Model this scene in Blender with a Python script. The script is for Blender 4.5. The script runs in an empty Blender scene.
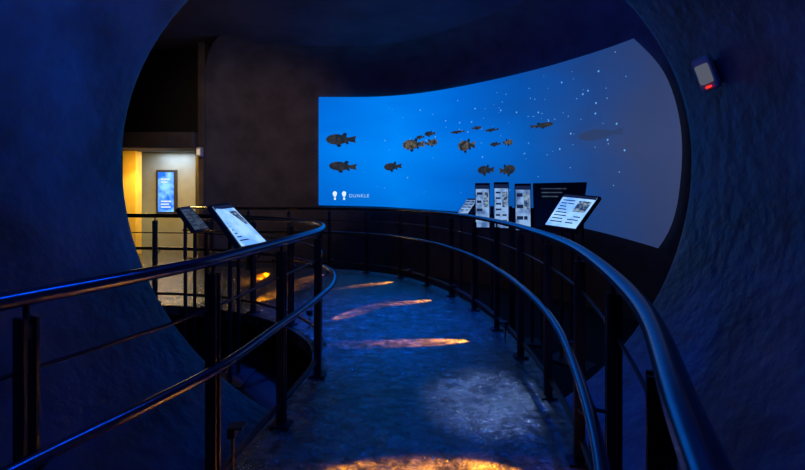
import bpy, bmesh, math, random
from mathutils import Vector, Matrix
random.seed(4)
sc = bpy.context.scene
try:
    sc.view_settings.view_transform = 'Standard'
    sc.view_settings.look = 'None'
except Exception as e:
    print(e)

# ---------------------------------------------------------------- helpers
def link(o, parent=None):
    sc.collection.objects.link(o)
    if parent is not None:
        o.parent = parent
    return o

def empty(name):
    e = bpy.data.objects.new(name, None)
    e.empty_display_size = 0.1
    return link(e)

def mesh_obj(name, verts, faces, mat, parent=None, smooth=False, uvs=None):
    me = bpy.data.meshes.new(name)
    me.from_pydata([tuple(v) for v in verts], [], faces)
    if uvs:
        uvl = me.uv_layers.new(name="UVMap")
        for p in me.polygons:
            for li in p.loop_indices:
                uvl.data[li].uv = uvs[me.loops[li].vertex_index]
    me.materials.append(mat)
    if smooth:
        for p in me.polygons: p.use_smooth = True
    me.update()
    o = bpy.data.objects.new(name, me)
    return link(o, parent)

def cr(pts, n=8):
    P = [Vector(p) for p in pts]
    P = [P[0]*2-P[1]] + P + [P[-1]*2-P[-2]]
    out = []
    for i in range(1, len(P)-2):
        for k in range(n):
            t = k/n
            a, b, c, d = P[i-1], P[i], P[i+1], P[i+2]
            out.append(0.5*((2*b)+(c-a)*t+(2*a-5*b+4*c-d)*t*t+(3*b-a-3*c+d)*t**3))
    out.append(P[-2].copy())
    return out

def crv(pts, u):
    n = len(pts)-1
    u = max(0, min(n-1e-6, u))
    i = int(u); t = u-i
    P = [Vector(p) for p in pts]
    P = [P[0]*2-P[1]] + P + [P[-1]*2-P[-2]]
    a, b, c, d = P[i], P[i+1], P[i+2], P[i+3]
    return 0.5*((2*b)+(c-a)*t+(2*a-5*b+4*c-d)*t*t+(3*b-a-3*c+d)*t**3)

def nodes(mat):
    mat.use_nodes = True
    nt = mat.node_tree
    return nt, nt.nodes, nt.links

def principled(name, col, rough=0.6, metal=0.0, noise=0.0, nscale=5, bump=0.0, bscale=30, col2=None, spec=0.5, bdist=.02):
    m = bpy.data.materials.new(name)
    nt, N, L = nodes(m)
    b = N['Principled BSDF']
    b.inputs['Base Color'].default_value = (*col, 1)
    b.inputs['Roughness'].default_value = rough
    b.inputs['Metallic'].default_value = metal
    b.inputs['Specular IOR Level'].default_value = spec
    tc = N.new('ShaderNodeTexCoord')
    if noise > 0 or col2:
        nz = N.new('ShaderNodeTexNoise'); nz.inputs['Scale'].default_value = nscale
        nz.inputs['Detail'].default_value = 6
        L.new(tc.outputs['Object'], nz.inputs['Vector'])
        r = N.new('ShaderNodeValToRGB')
        c2 = col2 if col2 else tuple(c*(1-noise) for c in col)
        r.color_ramp.elements[0].position = .35
        r.color_ramp.elements[1].position = .65
        r.color_ramp.elements[0].color = (*c2, 1)
        r.color_ramp.elements[1].color = (*col, 1)
        L.new(nz.outputs['Fac'], r.inputs['Fac'])
        L.new(r.outputs['Color'], b.inputs['Base Color'])
    if bump > 0:
        n2 = N.new('ShaderNodeTexNoise'); n2.inputs['Scale'].default_value = bscale
        n2.inputs['Detail'].default_value = 5
        L.new(tc.outputs['Object'], n2.inputs['Vector'])
        bp = N.new('ShaderNodeBump'); bp.inputs['Strength'].default_value = bump
        bp.inputs['Distance'].default_value = bdist
        L.new(n2.outputs['Fac'], bp.inputs['Height'])
        L.new(bp.outputs['Normal'], b.inputs['Normal'])
    return m

def emit(name, col, s=1.0, col2=None, nscale=8, lo=.42, hi=.62):
    m = bpy.data.materials.new(name)
    nt, N, L = nodes(m)
    N.remove(N['Principled BSDF'])
    e = N.new('ShaderNodeEmission')
    e.inputs['Color'].default_value = (*col, 1); e.inputs['Strength'].default_value = s
    if col2:
        tc = N.new('ShaderNodeTexCoord')
        nz = N.new('ShaderNodeTexNoise'); nz.inputs['Scale'].default_value = nscale
        nz.inputs['Detail'].default_value = 4
        L.new(tc.outputs['Object'], nz.inputs['Vector'])
        r = N.new('ShaderNodeValToRGB')
        r.color_ramp.elements[0].position = lo; r.color_ramp.elements[1].position = hi
        r.color_ramp.elements[0].color = (*col, 1); r.color_ramp.elements[1].color = (*col2, 1)
        L.new(nz.outputs['Fac'], r.inputs['Fac']); L.new(r.outputs['Color'], e.inputs['Color'])
    L.new(e.outputs[0], N['Material Output'].inputs['Surface'])
    return m

class MB:
    """small mesh builder"""
    def __init__(s): s.v = []; s.f = []
    def add(s, vs, fs):
        o = len(s.v); s.v += [Vector(v) for v in vs]; s.f += [tuple(i+o for i in f) for f in fs]
    def sweep(s, pts, r, seg=14, cap=True):
        vs = []; fs = []; n = len(pts)
        for i, p in enumerate(pts):
            t = (pts[min(i+1, n-1)]-pts[max(i-1, 0)]).normalized()
            side = t.cross(Vector((0, 0, 1)))
            if side.length < 1e-3: side = Vector((1, 0, 0))
            side.normalize(); up = side.cross(t).normalized()
            for k in range(seg):
                a = 2*math.pi*k/seg
                vs.append(p+side*math.cos(a)*r+up*math.sin(a)*r)
        for i in range(n-1):
            for k in range(seg):
                a = i*seg+k; b = i*seg+(k+1) % seg
                fs.append((a, b, b+seg, a+seg))
        if cap:
            fs.append(tuple(range(seg))[::-1]); fs.append(tuple((n-1)*seg+k for k in range(seg)))
        s.add(vs, fs)
    def obox(s, c, ax, ay, az):
        c = Vector(c)
        vs = [c+ax*i+ay*j+az*k for i in (-1, 1) for j in (-1, 1) for k in (-1, 1)]
        fs = [(0, 1, 3, 2), (4, 6, 7, 5), (0, 4, 5, 1), (2, 3, 7, 6), (0, 2, 6, 4), (1, 5, 7, 3)]
        s.add(vs, fs)
    def box(s, lo, hi):
        lo = Vector(lo); hi = Vector(hi); c = (lo+hi)/2; h = (hi-lo)/2
        s.obox(c, Vector((h.x, 0, 0)), Vector((0, h.y, 0)), Vector((0, 0, h.z)))
    def quadslab(s, T1, T2, B1, B2, th):
        T1, T2, B1, B2 = map(Vector, (T1, T2, B1, B2))
        n = (T2-T1).cross(B1-T1).normalized()
        vs = [T1, T2, B2, B1]+[p+n*th for p in (T1, T2, B2, B1)]
        s.add(vs, [(0, 1, 2, 3), (7, 6, 5, 4), (0, 4, 5, 1), (1, 5, 6, 2), (2, 6, 7, 3), (3, 7, 4, 0)])
    def obj(s, name, mat, parent=None, smooth=False, bevel=0):
        o = mesh_obj(name, s.v, s.f, mat, parent, smooth)
        bm = bmesh.new(); bm.from_mesh(o.data)
        bmesh.ops.recalc_face_normals(bm, faces=bm.faces); bm.to_mesh(o.data); bm.free()
        if smooth:
            try:
                o.data.set_sharp_from_angle(angle=math.radians(40))
            except Exception: pass
        if bevel:
            md = o.modifiers.new('bevel', 'BEVEL'); md.width = bevel; md.segments = 2; md.limit_method = 'ANGLE'
        return o

# ---------------------------------------------------------------- materials
M_tube = principled('plaster_blue_dark', (.055, .105, .17), .40, noise=.65, nscale=2.2, bump=.55, bscale=12, bdist=.03)
M_wall = principled('plaster_grey', (.13, .115, .11), .8, noise=.4, nscale=2.2, bump=.4, bscale=9, bdist=.03)
M_ceil = principled('ceiling_paint', (.14, .14, .17), .8, noise=.35, nscale=1.2, bump=.2, bscale=5, bdist=.03)
M_black = principled('black_paint', (.012, .012, .014), .7)
M_low = principled('pit_floor', (.012, .012, .016), .9, noise=.3)
M_rail = principled('dark_steel', (.18, .22, .32), .22, metal=1.0, noise=.15, nscale=40)
M_post = principled('painted_steel', (.02, .022, .03), .4, metal=.3)
M_pale = principled('pale_wall', (.30, .36, .40), .8, noise=.1)
M_yel = principled('yellow_wall', (.8, .6, .12), .8, noise=.1)
M_white = principled('white_plastic', (.8, .8, .83), .4)
M_slab = principled('panel_frame', (.03, .033, .04), .4)

M_floor = bpy.data.materials.new('sealed_rough_floor')
nt, N, L = nodes(M_floor); b = N['Principled BSDF']
tc = N.new('ShaderNodeTexCoord')
nz = N.new('ShaderNodeTexNoise'); nz.inputs['Scale'].default_value = 6.0; nz.inputs['Detail'].default_value = 12; nz.inputs['Roughness'].default_value = .85
L.new(tc.outputs['Object'], nz.inputs['Vector'])
r = N.new('ShaderNodeValToRGB'); r.color_ramp.elements[0].position = .44; r.color_ramp.elements[1].position = .64
r.color_ramp.elements[0].color = (.004, .004, .005, 1); r.color_ramp.elements[1].color = (.20, .20, .21, 1)
L.new(nz.outputs['Fac'], r.inputs['Fac']); L.new(r.outputs['Color'], b.inputs['Base Color'])
n3 = N.new('ShaderNodeTexNoise'); n3.inputs['Scale'].default_value = 4; n3.inputs['Detail'].default_value = 4
L.new(tc.outputs['Object'], n3.inputs['Vector'])
mr = N.new('ShaderNodeMapRange'); mr.inputs['From Min'].default_value = .35; mr.inputs['From Max'].default_value = .65
mr.inputs['To Min'].default_value = .08; mr.inputs['To Max'].default_value = .24
L.new(n3.outputs['Fac'], mr.inputs['Value']); L.new(mr.outputs['Result'], b.inputs['Roughness'])
n2 = N.new('ShaderNodeTexNoise'); n2.inputs['Scale'].default_value = 14; n2.inputs['Detail'].default_value = 6; n2.inputs['Roughness'].default_value = .6
n2.inputs['Distortion'].default_value = .8
L.new(tc.outputs['Object'], n2.inputs['Vector'])
bp = N.new('ShaderNodeBump'); bp.inputs['Strength'].default_value = .9; bp.inputs['Distance'].default_value = .04
L.new(n2.outputs['Fac'], bp.inputs['Height']); L.new(bp.outputs['Normal'], b.inputs['Normal'])
b.inputs['Specular IOR Level'].default_value = 1.0
b.inputs['Coat Weight'].default_value = 1.0; b.inputs['Coat Roughness'].default_value = .10
bp2 = N.new('ShaderNodeBump'); bp2.inputs['Strength'].default_value = .45; bp2.inputs['Distance'].default_value = .03
L.new(n2.outputs['Fac'], bp2.inputs['Height']); L.new(bp2.outputs['Normal'], b.inputs['Coat Normal'])

# ---------------------------------------------------------------- plan curves
RAIL_H = 1.14
OUT = [(-.42, -2.2), (-.1, -.9), (.12, -.05), (.36, .55), (.64, 1.2), (.86, 2.0), (.99, 2.7), (1.04, 3.5), (1.02, 4.4), (.90, 5.4), (.56, 6.6), (0.0, 7.6), (-.6, 8.1), (-1.4, 8.42), (-2.5, 8.5), (-3.5, 8.62), (-4.3, 9.0)]
INN = [(-2.2, -2.2), (-1.75, -.9), (-1.5, -.1), (-1.34, .6), (-1.15, 1.22), (-.98, 1.65), (-.87, 2.0), (-.79, 2.55), (-.71, 3.1), (-.67, 3.65), (-.76, 4.2), (-1.02, 4.68), (-1.5, 5.2), (-2.1, 5.58), (-2.75, 5.8), (-3.5, 5.9), (-4.6, 6.0), (-6.9, 6.1)]

def plan(c, h, off=0, n=8):
    p = cr([(x, y, h) for x, y in c], n)
    if off:
        q = []
        for i in range(len(p)):
            t = (p[min(i+1, len(p)-1)]-p[max(i-1, 0)]).normalized()
            q.append(p[i]+Vector((-t.y, t.x, 0))*off)
        p = q
    return p

def resample(p, step, off=0.0):
    d = [0]
    for a, b2 in zip(p, p[1:]): d.append(d[-1]+(b2-a).length)
    n = int((d[-1]-off)/step); out = []
    for k in range(n+1):
        s = off+k*step; i = max(j for j in range(len(d)) if d[j] <= s)
        i = min(i, len(p)-2); t = (s-d[i])/(d[i+1]-d[i])
        out.append((p[i].lerp(p[i+1], t), (p[i+1]-p[i]).normalized()))
    return out

def railing(c, inside, step, start, off):
    mbr = MB()
    mbr.sweep(plan(c, RAIL_H), .026, 18)
    mbr.sweep(plan(c, .70, .10*inside), .021, 18)
    root = empty('guard_railing')
    mbr.obj('handrails', M_rail, root, smooth=True)
    mbp = MB()
    mbp.sweep(plan(c, .13, -.01*inside), .018, 10)
    mbp.sweep(plan(c, .92, -.01*inside), .007, 8)
    base = plan(c, 0)
    for k, (p, t) in enumerate(resample(base[start:], step, off)):
        nrm = Vector((-t.y, t.x, 0)).normalized()*inside
        t = Vector((t.x, t.y, 0)).normalized()
        for s in (-1, 1):
            mbp.obox(p+t*s*.016+Vector((0, 0, .54)), t*.005, nrm*.026, Vector((0, 0, .54)))
        mbp.obox(p+Vector((0, 0, .006)), t*.05, nrm*.06, Vector((0, 0, .008)))
        mbp.sweep([p+Vector((0, 0, 1.04)), p+Vector((0, 0, 1.125))], .009, 8)
        mbp.obox(p+Vector((0, 0, 1.04)), t*.022, nrm*.018, Vector((0, 0, .02)))
        mbp.sweep([p+Vector((0, 0, .64)), p+nrm*.06+Vector((0, 0, .645)), p+nrm*.10+Vector((0, 0, .685))], .008, 8)
    mbp.obj('posts', M_post, root)
    return root
R_OUT = railing(OUT, 1, .78, 8, .36)
R_INN = railing(INN, -1, .76, 12, .34)

# ---------------------------------------------------------------- walkway floor
A = plan(OUT, 0, -.09, 8); B = plan(INN, 0, .09, 8)
def uni(p, n):
    d = [0]
    for a, b2 in zip(p, p[1:]): d.append(d[-1]+(b2-a).length)
    out = []
    for k in range(n+1):
        s = d[-1]*k/n; i = max(j for j in range(len(d)) if d[j] <= s); i = min(i, len(p)-2)
        out.append(p[i].lerp(p[i+1], (s-d[i])/(d[i+1]-d[i])))
    return out
A2 = uni(A, 60); B2 = uni(B, 60)
A2 += [Vector((-4.38, 10.4, 0))]; B2 += [Vector((-7.1, 10.4, 0))]
vs = []; fs = []
for a, b2 in zip(A2, B2):
    vs += [a, b2, b2-Vector((0, 0, .12)), a-Vector((0, 0, .12))]
for i in range(len(A2)-1):
    o = i*4
    for k in range(4):
        fs.append((o+k, o+4+k, o+4+(k+1) % 4, o+(k+1) % 4))
fs += [(0, 1, 2, 3), tuple(len(vs)-4+k for k in (3, 2, 1, 0))]
mb = MB(); mb.add(vs, fs); mb.obj('floor', M_floor)
mb = MB(); mb.box((-7.3, 3.2, -.6), (4.2, 11.3, -.5)); mb.obj('floor_pit', M_low)

# ---------------------------------------------------------------- round tunnel with opening
cx, czh, ax_ = .03, 1.68, 2.01
def ZZ(a, g=0):
    s = math.sin(a)
    return czh+(1.75 if s > 0 else 2.02)*s+g*s
axis = [(-1.5, -2.6), (-.85, -1.0), (-.42, .2), (-.20, 1.2), (-.05, 2.2), (.03, 3.15)]
sec = cr([(x, y, 0) for x, y in axis], 5)
SEG = 96
vs = []; fs = []
for p in sec:
    for k in range(SEG):
        a = 2*math.pi*k/SEG
        vs.append((p.x+ax_*math.cos(a), p.y, ZZ(a)))
for dy, g in ((.03, .004), (.055, .02), (.07, .05), (.075, .1)):
    for k in range(SEG):
        a = 2*math.pi*k/SEG
        vs.append((cx+(ax_+g)*math.cos(a), 3.15+dy, ZZ(a, g)))
rows = len(vs)//SEG
for i in range(rows-1):
    for k in range(SEG):
        a = i*SEG+k; b2 = i*SEG+(k+1) % SEG
        fs.append((a, a+SEG, b2+SEG, b2))
mesh_obj('wall_tunnel', vs, fs, M_tube, smooth=True)
mb = MB(); mb.box((-3.7, -2.75, -.4), (.8, -2.62, 3.6)); mb.obj('wall_behind', M_black)
vs = []; fs = []
def rectpt(a):
    c, s = math.cos(a), math.sin(a)
    x0, x1, z0, z1 = -7.2-cx, 4.1-cx, -.55-czh, 4.8-czh
    t = 1e9
    if c > 1e-9: t = min(t, x1/c)
    if c < -1e-9: t = min(t, x0/c)
    if s > 1e-9: t = min(t, z1/s)
    if s < -1e-9: t = min(t, z0/s)
    return (cx+c*t, 3.22, czh+s*t)
for k in range(SEG):
    a = 2*math.pi*k/SEG
    vs.append((cx+(ax_+.09)*math.cos(a), 3.222, ZZ(a, .09))); vs.append(rectpt(a))
for k in range(SEG):
    a = 2*k; b2 = 2*((k+1) % SEG); fs.append((a, a+1, b2+1, b2))
mesh_obj('wall_front', vs, fs, M_wall)

# ---------------------------------------------------------------- chamber
SCR = [(-2.03, 10.9), (-.6, 10.85), (.5, 10.4), (1.63, 9.45), (2.5, 8.45), (3.05, 7.6), (3.4, 6.9), (3.62, 6.2), (3.7, 5.9), (3.74, 5.6)]
WALL = [(-4.36, 9.9), (-3.85, 10.45), (-3.1, 10.82), (-2.03, 10.98), (-.57, 10.93), (.55, 10.47), (1.69, 9.52), (2.57, 8.5), (3.13, 7.65), (3.48, 6.95), (3.70, 6.25), (3.80, 5.6), (3.86, 4.5), (3.88, 3.25)]
w = cr([(x, y, 0) for x, y in WALL], 6)
prof = [(0, -.55), (0, 3.95), (.05, 4.2), (.18, 4.45), (.4, 4.64), (.7, 4.74), (.9, 4.76)]
vs = []; fs = []
for i, p in enumerate(w):
    t = (w[min(i+1, len(w)-1)]-w[max(i-1, 0)]).normalized()
    n = Vector((t.y, -t.x, 0))
    for o, h in prof: vs.append(p+n*o+Vector((0, 0, h)))
q = len(prof)
for i in range(len(w)-1):
    for k in range(q-1):
        a = i*q+k; fs.append((a, a+1, a+q+1, a+q))
o = mesh_obj('wall_screen', vs, fs, M_wall, smooth=True)
mb = MB(); mb.box((-4.5, 9.86, -.55), (-4.34, 10.5, 4.75)); mb.obj('wall_return', M_wall, bevel=.03)
mb = MB(); mb.box((-7.3, 3.15, 4.75), (4.2, 11.4, 4.85)); mb.obj('ceiling', M_ceil)
mb = MB(); mb.box((-7.35, 3.2, -.55), (-7.2, 11.4, 4.8)); mb.obj('wall_left', M_wall)
mb = MB(); mb.box((-7.2, 10.4, -.55), (-6.42, 10.55, 4.75)); mb.box((-6.42, 10.4, 2.4), (-4.5, 10.55, 4.75))
mb.obj('wall_back', M_black)
mb = MB(); mb.box((-6.9, 9.7, 2.40), (-4.5, 10.4, 2.75)); mb.obj('door_canopy', M_wall, bevel=.02)
mb = MB(); mb.box((-6.9, 11.25, -.1), (-4.0, 11.35, 2.5)); mb.obj('wall_corridor', M_pale)
mb = MB(); mb.box((-7.0, 10.4, -.12), (-4.0, 11.3, 0)); mb.obj('floor_corridor', M_floor)
mb = MB(); mb.box((-6.9, 10.55, 2.44), (-4.0, 11.3, 2.5)); mb.obj('ceiling_corridor', M_pale)
mb = MB(); mb.box((-6.46, 10.38, 0), (-6.15, 10.62, 2.4)); mb.obj('trim_door_jamb', M_yel, bevel=.01)
mb = MB(); mb.box((-5.02, 10.9, 0), (-4.9, 11.24, 2.44)); mb.obj('trim_door_post', M_slab, bevel=.01)

# ---------------------------------------------------------------- projection screen
scrroot = empty('projection_screen')
BOT = [1.13, 1.10, 1.05, 1.0, .92, .84, .74, .64, .60, .58]
def bot(u):
    i = min(int(u), 8); return BOT[i]*(1-(u-i))+BOT[i+1]*(u-i)
UM = [(6.80,), (7.62,), (7.82,), (7.1,), (6.22,)]
def umax(v):
    return crv([(a[0], 0, 0) for a in UM], v*4).x
NU, NV = 72, 24
def spt(u, h, off=0.0):
    p = crv([(x, y, 0) for x, y in SCR], u)
    q2 = crv([(x, y, 0) for x, y in SCR], u+.02); t = (q2-p).normalized()
    n = Vector((t.y, -t.x, 0))
    return Vector((p.x, p.y, h))+n*off, t, n
vs = []; fs = []; uvs = []
for j in range(NV+1):
    v = j/NV
    um = umax(v)
    for i in range(NU+1):
        u = um*i/NU
        hb = bot(u); h = hb+(3.75-hb)*v
        p, t, n = spt(u, h); vs.append(p); uvs.append((u/8, v))
for j in range(NV):
    for i in range(NU):
        a = j*(NU+1)+i; fs.append((a, a+1, a+NU+2, a+NU+1))
M_scr = bpy.data.materials.new('projected_underwater_picture')
nt, N, L = nodes(M_scr); N.remove(N['Principled BSDF'])
uv = N.new('ShaderNodeUVMap'); sx = N.new('ShaderNodeSeparateXYZ'); L.new(uv.outputs['UV'], sx.inputs[0])
nz = N.new('ShaderNodeTexNoise'); nz.inputs['Scale'].default_value = 3; nz.inputs['Detail'].default_value = 3
L.new(uv.outputs['UV'], nz.inputs['Vector'])
ma = N.new('ShaderNodeMath'); ma.operation = 'MULTIPLY_ADD'; ma.inputs[1].default_value = .26; ma.inputs[2].default_value = -.13
L.new(nz.outputs['Fac'], ma.inputs[0])
ad = N.new('ShaderNodeMath'); ad.operation = 'ADD'; L.new(sx.outputs['X'], ad.inputs[0]); L.new(ma.outputs[0], ad.inputs[1])
r = N.new('ShaderNodeValToRGB'); cr_ = r.color_ramp
cols = [(0, (.0, .18, .80)), (.16, (.0, .25, .98)), (.32, (.0, .165, .76)), (.48, (.003, .100, .46)), (.64, (.016, .066, .26)), (.82, (.036, .060, .17)), (1, (.044, .064, .165))]
cr_.elements[0].position = 0; cr_.elements[0].color = (*cols[0][1], 1)
cr_.elements[1].position = 1; cr_.elements[1].color = (*cols[-1][1], 1)
for p, c in cols[1:-1]:
    e = cr_.elements.new(p); e.color = (*c, 1)
L.new(ad.outputs[0], r.inputs['Fac'])
r2 = N.new('ShaderNodeValToRGB'); r2.color_ramp.elements[0].color = (.72, .76, .8, 1); r2.color_ramp.elements[1].color = (.74, .8, .88, 1)
e = r2.color_ramp.elements.new(.5); e.color = (1.0, 1.0, 1.0, 1)
L.new(sx.outputs['Y'], r2.inputs['Fac'])
mx = N.new('ShaderNodeMixRGB'); mx.blend_type = 'MULTIPLY'; mx.inputs[0].default_value = 1
L.new(r.outputs[0], mx.inputs[1]); L.new(r2.outputs[0], mx.inputs[2])
em = N.new('ShaderNodeEmission'); L.new(mx.outputs[0], em.inputs['Color']); em.inputs['Strength'].default_value = 1.0
L.new(em.outputs[0], N['Material Output'].inputs['Surface'])
mesh_obj('picture_surface', vs, fs, M_scr, scrroot, smooth=True, uvs=uvs)

M_fish = emit('fish_armour', (.008, .018, .035), 1, (.04, .038, .04), 11, .35, .7)
M_fish2 = emit('fish_armour_light', (.014, .024, .04), 1, (.17, .14, .10), 13, .38, .68)
M_fishd = emit('fish_dark_parts', (.005, .018, .05), 1)  # even dark colour of the fins, eyes and armour seams
M_ghost = emit('distant_fish', (.026, .052, .15), 1)
body = [(-.50, .00), (-.47, .10), (-.38, .18), (-.24, .23), (-.08, .235), (.06, .19), (.17, .13), (.27, .075), (.37, .045), (.43, .09), (.50, .17), (.47, .06), (.455, .0), (.47, -.05), (.49, -.12), (.42, -.06), (.36, -.035), (.26, -.06), (.14, -.12), (.0, -.18), (-.16, -.20), (-.32, -.17), (-.43, -.11)]
def fish(nm, u, h, ln, mat, flip=1, thin=1.0, tilt=0.0, detail=True):
    p, t, n = spt(u, h, .015)
    vs = []; fs = []
    ca, sa = math.cos(tilt), math.sin(tilt)
    def W(x, z, d):
        x, z = x*ln*flip, z*ln*thin
        x, z = x*ca-z*sa, x*sa+z*ca
        return p+t*x+Vector((0, 0, z))+n*d
    nb = len(body)
    for sc_, d in ((1, 0), (.8, .012), (.45, .022)):
        for x, z in body: vs.append(W((x+.05)*sc_-.05 if sc_ < 1 else x, z*sc_, d))
    vs.append(W(-.05, 0, .026))
    for ring in range(2):
        for k in range(nb):
            a = ring*nb+k; b2 = ring*nb+(k+1) % nb; fs.append((a, b2, b2+nb, a+nb))
    for k in range(nb): fs.append((2*nb+k, 2*nb+(k+1) % nb, 3*nb))
    mesh_obj(nm, vs, fs, mat, scrroot, smooth=True)
    if not detail: return
    for fn in ([(.02, .18), (.10, .30), (.2, .26), (.16, .11)], [(-.2, -.12), (-.1, -.30), (.02, -.26), (-.04, -.13)], [(.12, -.1), (.2, -.19), (.26, -.15), (.22, -.06)]):
        mesh_obj(nm+'_fin', [W(x, z, .004) for x, z in fn], [(0, 1, 2, 3)], M_fishd, scrroot)
    ev = [W(-.40+.022*math.cos(a*.785), .06+.022*math.sin(a*.785), .03) for a in range(8)]
    mesh_obj(nm+'_eye', ev, [tuple(range(8))], M_fishd, scrroot)
    sm = [W(x, z, .027) for x, z in [(-.17, .19), (-.15, .19), (-.12, .02), (-.17, -.15), (-.19, -.15), (-.145, .02)]]
    mesh_obj(nm+'_seam', sm, [(0, 1, 2, 5), (5, 2, 3, 4)], M_fishd, scrroot)
FL = [(.37, 2.71, .74, M_fish, 1, .8, 0), (.40, 2.06, .68, M_fish, 1, .75, -.05), (1.32, 2.05, .46, M_fish, 1, .9, .05), (1.78, 2.55, .58, M_fish2, 1, .95, 0),
      (2.12, 2.78, .30, M_fish, 1, .8, 0), (2.14, 2.57, .36, M_fish2, -1, .9, .1), (2.62, 2.76, .38, M_fish, 1, .35, 0), (2.77, 2.44, .46, M_fish2, 1, 1.15, 0),
      (2.94, 2.80, .26, M_fish, -1, .6, 0), (3.22, 2.72, .34, M_fish, 1, .4, 0), (4.12, 2.68, .52, M_fish, -1, .4, 0), (3.11, 1.90, .42, M_fish, 1, .95, 0),
      (3.49, 1.88, .38, M_fish, -1, 1.15, .1), (3.28, 2.42, .26, M_fish, 1, .7, 0), (3.50, 2.43, .24, M_fish2, -1, 1.1, 0), (5.42, 2.38, .9, M_ghost, 1, .45, 0, False), (1.93, 2.72, .22, M_fish, 1, .8, 0)]
for k, f in enumerate(FL): fish('projected_fish_%d' % (k+1), *f)
M_spk = emit('plankton_glow', (.12, .40, .85), 1.0)
mb = MB()
for k in range(120):
    if k < 85: u = random.gauss(3.6, 1.3); h = random.gauss(2.75, .55)
    else: u = random.uniform(.2, 6.2); h = random.uniform(1.4, 3.6)
    if not (.1 < u < 6.1 and 1.3 < h < 3.65): continue
    p, t, n = spt(u, h, .008); rr = random.choice([.007, .009, .011, .018])
    mb.add([p+t*rr*math.cos(a*1.0472)+Vector((0, 0, rr*math.sin(a*1.0472))) for a in range(6)], [tuple(range(6))])
mb.obj('plankton_specks', M_spk, scrroot)
M_wh = emit('caption_white', (.75, .9, 1), 1.0)
mb = MB()
for u0 in (.27, .42):
    p, t, n = spt(u0, 1.37, .01)
    vs = [p+t*.055*math.cos(a*math.pi/8)*(1 if math.sin(a*math.pi/8) > 0 else .8)+Vector((0, 0, .07*math.sin(a*math.pi/8)+.03)) for a in range(16)]
    mb.add(vs, [tuple(range(16))])
    mb.add([p+t*x+Vector((0, 0, z)) for x, z in ((-.02, -.05), (.02, -.05), (.025, -.11), (-.025, -.11))], [(0, 1, 2, 3)])
mb.obj('caption_icons', M_wh, scrroot)
tx = bpy.data.curves.new('caption_text', 'FONT'); tx.body = "DUNKLEOSTEUS"; tx.size = .115; tx.space_character = 1.15
M_cap = emit('caption_pale_blue', (.35, .65, 1), 1.0)
to = bpy.data.objects.new('caption_text', tx); tx.materials.append(M_cap); link(to, scrroot)
p, t, n = spt(.50, 1.32, .02); to.location = p; to.rotation_euler = (math.pi/2, 0, math.atan2(t.y, t.x))

# ---------------------------------------------------------------- information panels
M_face = emit('glow_print', (.30, .56, 1.0), 1.3, (.14, .36, .90), 5)  # prints look lit by emission in their colour, no lamp on them
M_facew = emit('glow_print_white', (.26, .44, .78), 1.0, (.07, .15, .36), 7)
M_dim = emit('dim_glow_print', (.05, .08, .14), .9, (.02, .03, .06), 9)  # fainter emission for the dim prints, brightness set in the colour
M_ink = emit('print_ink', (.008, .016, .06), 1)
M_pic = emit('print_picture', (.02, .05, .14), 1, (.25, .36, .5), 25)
def info(name, T1, T2, B1, B2, facemat, rows=7, pic=True, legs=True, th=.05, foot=-.5):
    T1, T2, B1, B2 = map(Vector, (T1, T2, B1, B2))
    n = (B1-T1).cross(T2-T1).normalized()
    root = empty(name)
    mb = MB(); mb.quadslab(T1, T2, B1, B2, th)
    mb.obj('slab', M_slab, root, bevel=.006)
    def Q(a, b2, off): return T1*(1-a)*(1-b2)+T2*a*(1-b2)+B1*(1-a)*b2+B2*a*b2+n*off
    def rect(a0, a1, b0, b1, off): return [Q(a0, b0, off), Q(a1, b0, off), Q(a1, b1, off), Q(a0, b1, off)]
    mb = MB(); mb.add(rect(.05, .95, .05, .95, .004), [(0, 1, 2, 3)]); mesh_obj('glow_face', mb.v, mb.f, facemat, root)
    mb = MB()
    mb.add(rect(.05, .95, .05, .13, .007), [(0, 1, 2, 3)])
    rng = random.Random(len(name)+int(T1.x*100))
    for k in range(rows):
        b0 = .2+.7*k/rows
        mb.add(rect(.12, .12+rng.uniform(.25, .4), b0, b0+.22/rows, .007), [(0, 1, 2, 3)])
        if not pic or k > rows*.55: mb.add(rect(.56, .56+rng.uniform(.2, .33), b0, b0+.22/rows, .007), [(0, 1, 2, 3)])
    mesh_obj('text_lines', mb.v, mb.f, M_ink, root)
    if pic:
        mb = MB(); mb.add(rect(.56, .9, .2, .52, .009), [(0, 1, 2, 3)]); mesh_obj('picture', mb.v, mb.f, M_pic, root)
    if legs:
        mb = MB(); c = (T1+T2+B1+B2)/4-n*(th)
        side = (T2-T1).normalized()
        for s in (-.12, .12):
            top = c+side*s
            mb.sweep([Vector((top.x, top.y, foot)), Vector((top.x, top.y, top.z-.02)), top], .02, 10)
        mb.obox(Vector((c.x, c.y, foot+.01)), side*.22, side.cross(Vector((0, 0, 1)))*.15, Vector((0, 0, .012)))
        mb.obj('stand', M_slab, root)
    return root
info('information_lectern', (-1.93, 4.5, 1.32), (-1.93, 5.02, 1.33), (-1.55, 4.33, .90), (-1.43, 4.85, .89), M_face, 9)
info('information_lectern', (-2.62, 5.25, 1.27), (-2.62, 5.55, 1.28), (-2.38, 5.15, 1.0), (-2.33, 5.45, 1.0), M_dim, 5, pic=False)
info('information_lectern', (1.93, 5.38, 1.44), (2.24, 5.08, 1.40), (1.60, 5.14, 1.06), (1.87, 4.85, 1.03), M_face, 8)
info('display_panel', (.97, 6.02, 1.57), (1.16, 5.98, 1.57), (.97, 6.0, .95), (1.16, 5.96, .95), M_facew, 4)
info('display_panel', (1.20, 5.92, 1.58), (1.39, 5.88, 1.58), (1.20, 5.9, .95), (1.39, 5.86, .95), M_facew, 6)
info('display_panel', (1.45, 5.82, 1.56), (1.65, 5.78, 1.56), (1.45, 5.8, .93), (1.65, 5.76, .93), M_facew, 3)
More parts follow.
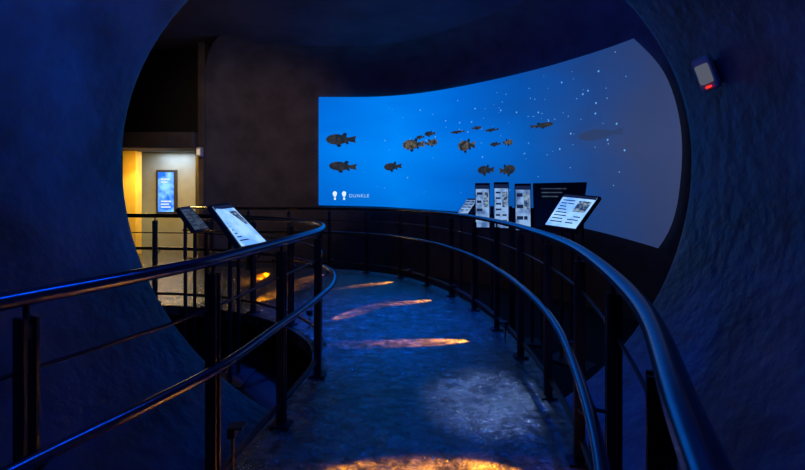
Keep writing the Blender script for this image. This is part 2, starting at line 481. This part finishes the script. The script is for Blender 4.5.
info('information_lectern', (.93, 6.45, 1.36), (1.08, 6.35, 1.36), (.76, 6.3, 1.14), (.90, 6.2, 1.14), M_facew, 4, pic=False)
root = empty('display_board')
mb = MB(); mb.quadslab((1.72, 5.95, 1.57), (2.36, 5.75, 1.58), (1.68, 5.75, 1.0), (2.20, 5.55, 1.0), .06); mb.obj('board', M_slab, root, bevel=.01)
mb = MB(); mb.sweep([Vector((1.85, 5.95, -.5)), Vector((1.85, 5.93, 1.3))], .025, 10); mb.sweep([Vector((2.2, 5.85, -.5)), Vector((2.2, 5.82, 1.3))], .025, 10); mb.obj('legs', M_slab, root)
mb = MB()
for k in range(3):
    z = 1.50-.05*k
    mb.add([(1.80, 5.86-.02*k, z), (2.1-.06*k, 5.77-.02*k, z), (2.1-.06*k, 5.765-.02*k, z-.014), (1.80, 5.855-.02*k, z-.014)], [(0, 1, 2, 3)])
mesh_obj('headline', mb.v, mb.f, M_dim, root)

root = empty('wall_display')
mb = MB(); mb.box((-6.13, 11.18, .9), (-5.62, 11.25, 2.0)); mb.obj('housing', M_slab, root, bevel=.01)
M_disp = emit('display_picture', (.02, .15, .95), 1.4, (.25, .6, 1.0), 3.5)
mesh_obj('screen', [(-6.07, 11.17, .96), (-5.68, 11.17, .96), (-5.68, 11.17, 1.94), (-6.07, 11.17, 1.94)], [(0, 1, 2, 3)], M_disp, root)
mb = MB()
for z, w_ in ((1.75, .22), (1.68, .16), (1.2, .25), (1.13, .2), (1.06, .24)):
    mb.box((-5.99, 11.155, z), (-5.99+w_, 11.165, z+.035))
mb.obj('text', M_wh, root)

# emergency light on the tunnel wall (right)
root = empty('emergency_light')
c = Vector((1.85, 2.74, 2.17)); xn = Vector((-.75, -.60, -.22)).normalized(); up = Vector((-.28, 0.1, 1)); up = (up-xn*up.dot(xn)).normalized(); sd = up.cross(xn)
mb = MB(); mb.obox(c, xn*.035, sd*.05, up*.105); mb.obj('housing', principled('grey_plastic', (.35, .33, .33), .5), root, bevel=.018)
mb = MB(); mb.obox(c+xn*.04, xn*.012, sd*.036, up*.06); mb.obj('diffuser', emit('dim_diffuser', (.09, .10, .14), 1), root, bevel=.01)
mb = MB(); mb.obox(c-xn*.07+Vector((.03, 0, 0)), xn*.07, sd*.035, up*.07); mb.obj('wall_bracket', M_slab, root, bevel=.004)
mb = MB(); mb.obox(c+xn*.042-up*.082, xn*.006, sd*.014, up*.006); mb.obj('red_indicator', emit('red_led', (1, .03, .02), 1.5), root)
root = empty('wall_lamp')
mb = MB(); mb.box((-4.46, 9.72, 2.22), (-4.36, 9.86, 2.42)); mb.obj('housing', M_white, root, bevel=.015)
mb = MB(); mb.box((-4.44, 9.70, 2.25), (-4.38, 9.722, 2.38)); mb.obj('lens', emit('warm_lens', (1, .75, .5), .6), root)

# ---------------------------------------------------------------- lights
def aim(o, tgt):
    o.rotation_euler = (Vector(tgt)-o.location).to_track_quat('-Z', 'Y').to_euler()
def spot(name, loc, tgt, e, col, size, blend=.5, rad=.03, parent=None):
    l = bpy.data.lights.new(name, 'SPOT'); l.energy = e; l.color = col; l.spot_size = math.radians(size); l.spot_blend = blend; l.shadow_soft_size = rad
    o = bpy.data.objects.new(name, l); link(o, parent); o.location = loc; aim(o, tgt); return o
def area(name, loc, tgt, e, col, sx_, sy_, parent=None):
    l = bpy.data.lights.new(name, 'AREA'); l.energy = e; l.color = col; l.shape = 'RECTANGLE'; l.size = sx_; l.size_y = sy_
    o = bpy.data.objects.new(name, l); link(o, parent); o.location = loc; aim(o, tgt); return o
BL = (.0, .10, 1.0)
def track(name, loc, tgt, e, col, size, blend=.6, rad=.04):  # out-of-view can and spot, placed for the light it throws
    root = empty(name)
    loc = Vector(loc); d = (Vector(tgt)-loc).normalized()
    mb = MB(); mb.sweep([loc-d*.16, loc-d*.03], .05, 16); mb.sweep([loc-d*.12, loc-d*.12+Vector((0, 0, .18))], .012, 8)
    mb.obj('can', M_black, root)
    spot('lamp', loc, tgt, e, col, size, blend, rad, root)
track('unseen_spotlight', (.1, .8, 3.15), (-1.95, 2.9, 2.5), 260, (.0, .17, 1.0), 56, 1)
track('unseen_spotlight', (-.4, 5.9, 4.5), (-.30, 5.2, 0), 2300, BL, 44, 1, .08)
track('unseen_spotlight', (1.0, 5.6, 4.5), (.60, 3.2, 0), 1500, (.30, .50, 1.0), 12, 1)  # unseen pale spot added for the speckle on the floor
track('unseen_spotlight', (1.1, 3.6, 4.3), (.75, 2.7, .8), 450, BL, 40, 1)  # unseen blue spot added overhead to brighten the right handrail
track('unseen_spotlight', (-2.0, 4.2, 4.4), (-3.4, 10.4, 2.6), 260, (1.0, .66, .45), 50, 1)
track('unseen_spotlight', (1.2, 4.4, 3.8), (1.6, 6.8, 4.75), 170, (.01, .06, 1.0), 140, 1)
root = empty('added_light_strip')  # unseen strip and housing, added for long blue highlights on the rails
mb = MB(); mb.box((.29, .6, 3.14), (.41, 2.75, 3.19)); mb.obj('housing', M_black, root, bevel=.008)
area('lamp', (.35, 1.65, 3.13), (.35, 1.65, 0), 22, BL, .08, 2.1, root)
area('corridor_ceiling_lamp', (-5.6, 10.95, 2.42), (-5.6, 10.95, 0), 10, (.75, .9, 1.0), .8, .2)
area('corridor_warm_lamp', (-5.4, 9.8, 2.38), (-5.6, 10.0, 0), 70, (1.0, .52, .08), .8, .3)
spot('jamb_fill_spot', (-5.6, 9.9, 2.3), (-6.3, 10.4, 1.2), 80, (1.0, .75, .2), 60, .8)  # unseen warm spot added to light the yellow jamb

OR = (1.0, .33, .0)
nst = [0]
def steplight(loc, tgt, e, size=26, par=None):
    nst[0] += 1
    root = bpy.data.objects.new('step_light_%d' % nst[0], None); link(root, par); loc = Vector(loc); tgt = Vector(tgt)
    d = (tgt-loc); dh = Vector((d.x, d.y, 0)).normalized(); s = Vector((-dh.y, dh.x, 0))
    mb = MB(); mb.obox(loc-dh*.03, dh*.018, s*.03, Vector((0, 0, .022))); mb.obox(loc+Vector((0, 0, .026))-dh*.01, dh*.035, s*.032, Vector((0, 0, .004)))
    mb.sweep([Vector((loc.x, loc.y, 0))-dh*.03, loc-dh*.03], .008, 8)
    mb.obj('hood', M_post, root)
    spot('lamp', loc, tgt, e, OR, size, .6, .008, root)
steplight((.98, 4.42, .15), (.40, 4.36, 0), 1300, 20, R_OUT)
steplight((.68, 6.15, .15), (.20, 5.96, 0), 1150, 20, R_OUT)
steplight((.10, 7.40, .15), (-.34, 7.14, 0), 900, 22, R_OUT)
steplight((.95, 2.34, .28), (.36, 2.24, 0), 800, 38, R_OUT)
steplight((-.80, 2.20, .28), (-.25, 2.22, 0), 420, 38, R_INN)
steplight((-2.4, 8.35, .18), (-2.45, 7.8, 0), 450, 26, R_OUT)
steplight((-1.3, 8.25, .18), (-1.5, 7.7, 0), 450, 26, R_OUT)
steplight((-.98, 4.85, .15), (-.65, 5.3, 0), 260, 22, R_INN)
steplight((-2.0, 5.65, .17), (-1.85, 6.2, 0), 400, 28, R_INN)

wd = bpy.data.worlds.new('dark'); sc.world = wd; wd.use_nodes = True
wd.node_tree.nodes['Background'].inputs[0].default_value = (.0, .0, .0, 1)

cd = bpy.data.cameras.new('camera'); cam = bpy.data.objects.new('camera', cd); link(cam)
cam.location = (0, 0, 1.45); cam.rotation_euler = (math.pi/2, 0, 0)
cd.sensor_width = 36; cd.lens = 36*450/805; cd.shift_y = -43/805; cd.clip_start = .02
sc.camera = cam
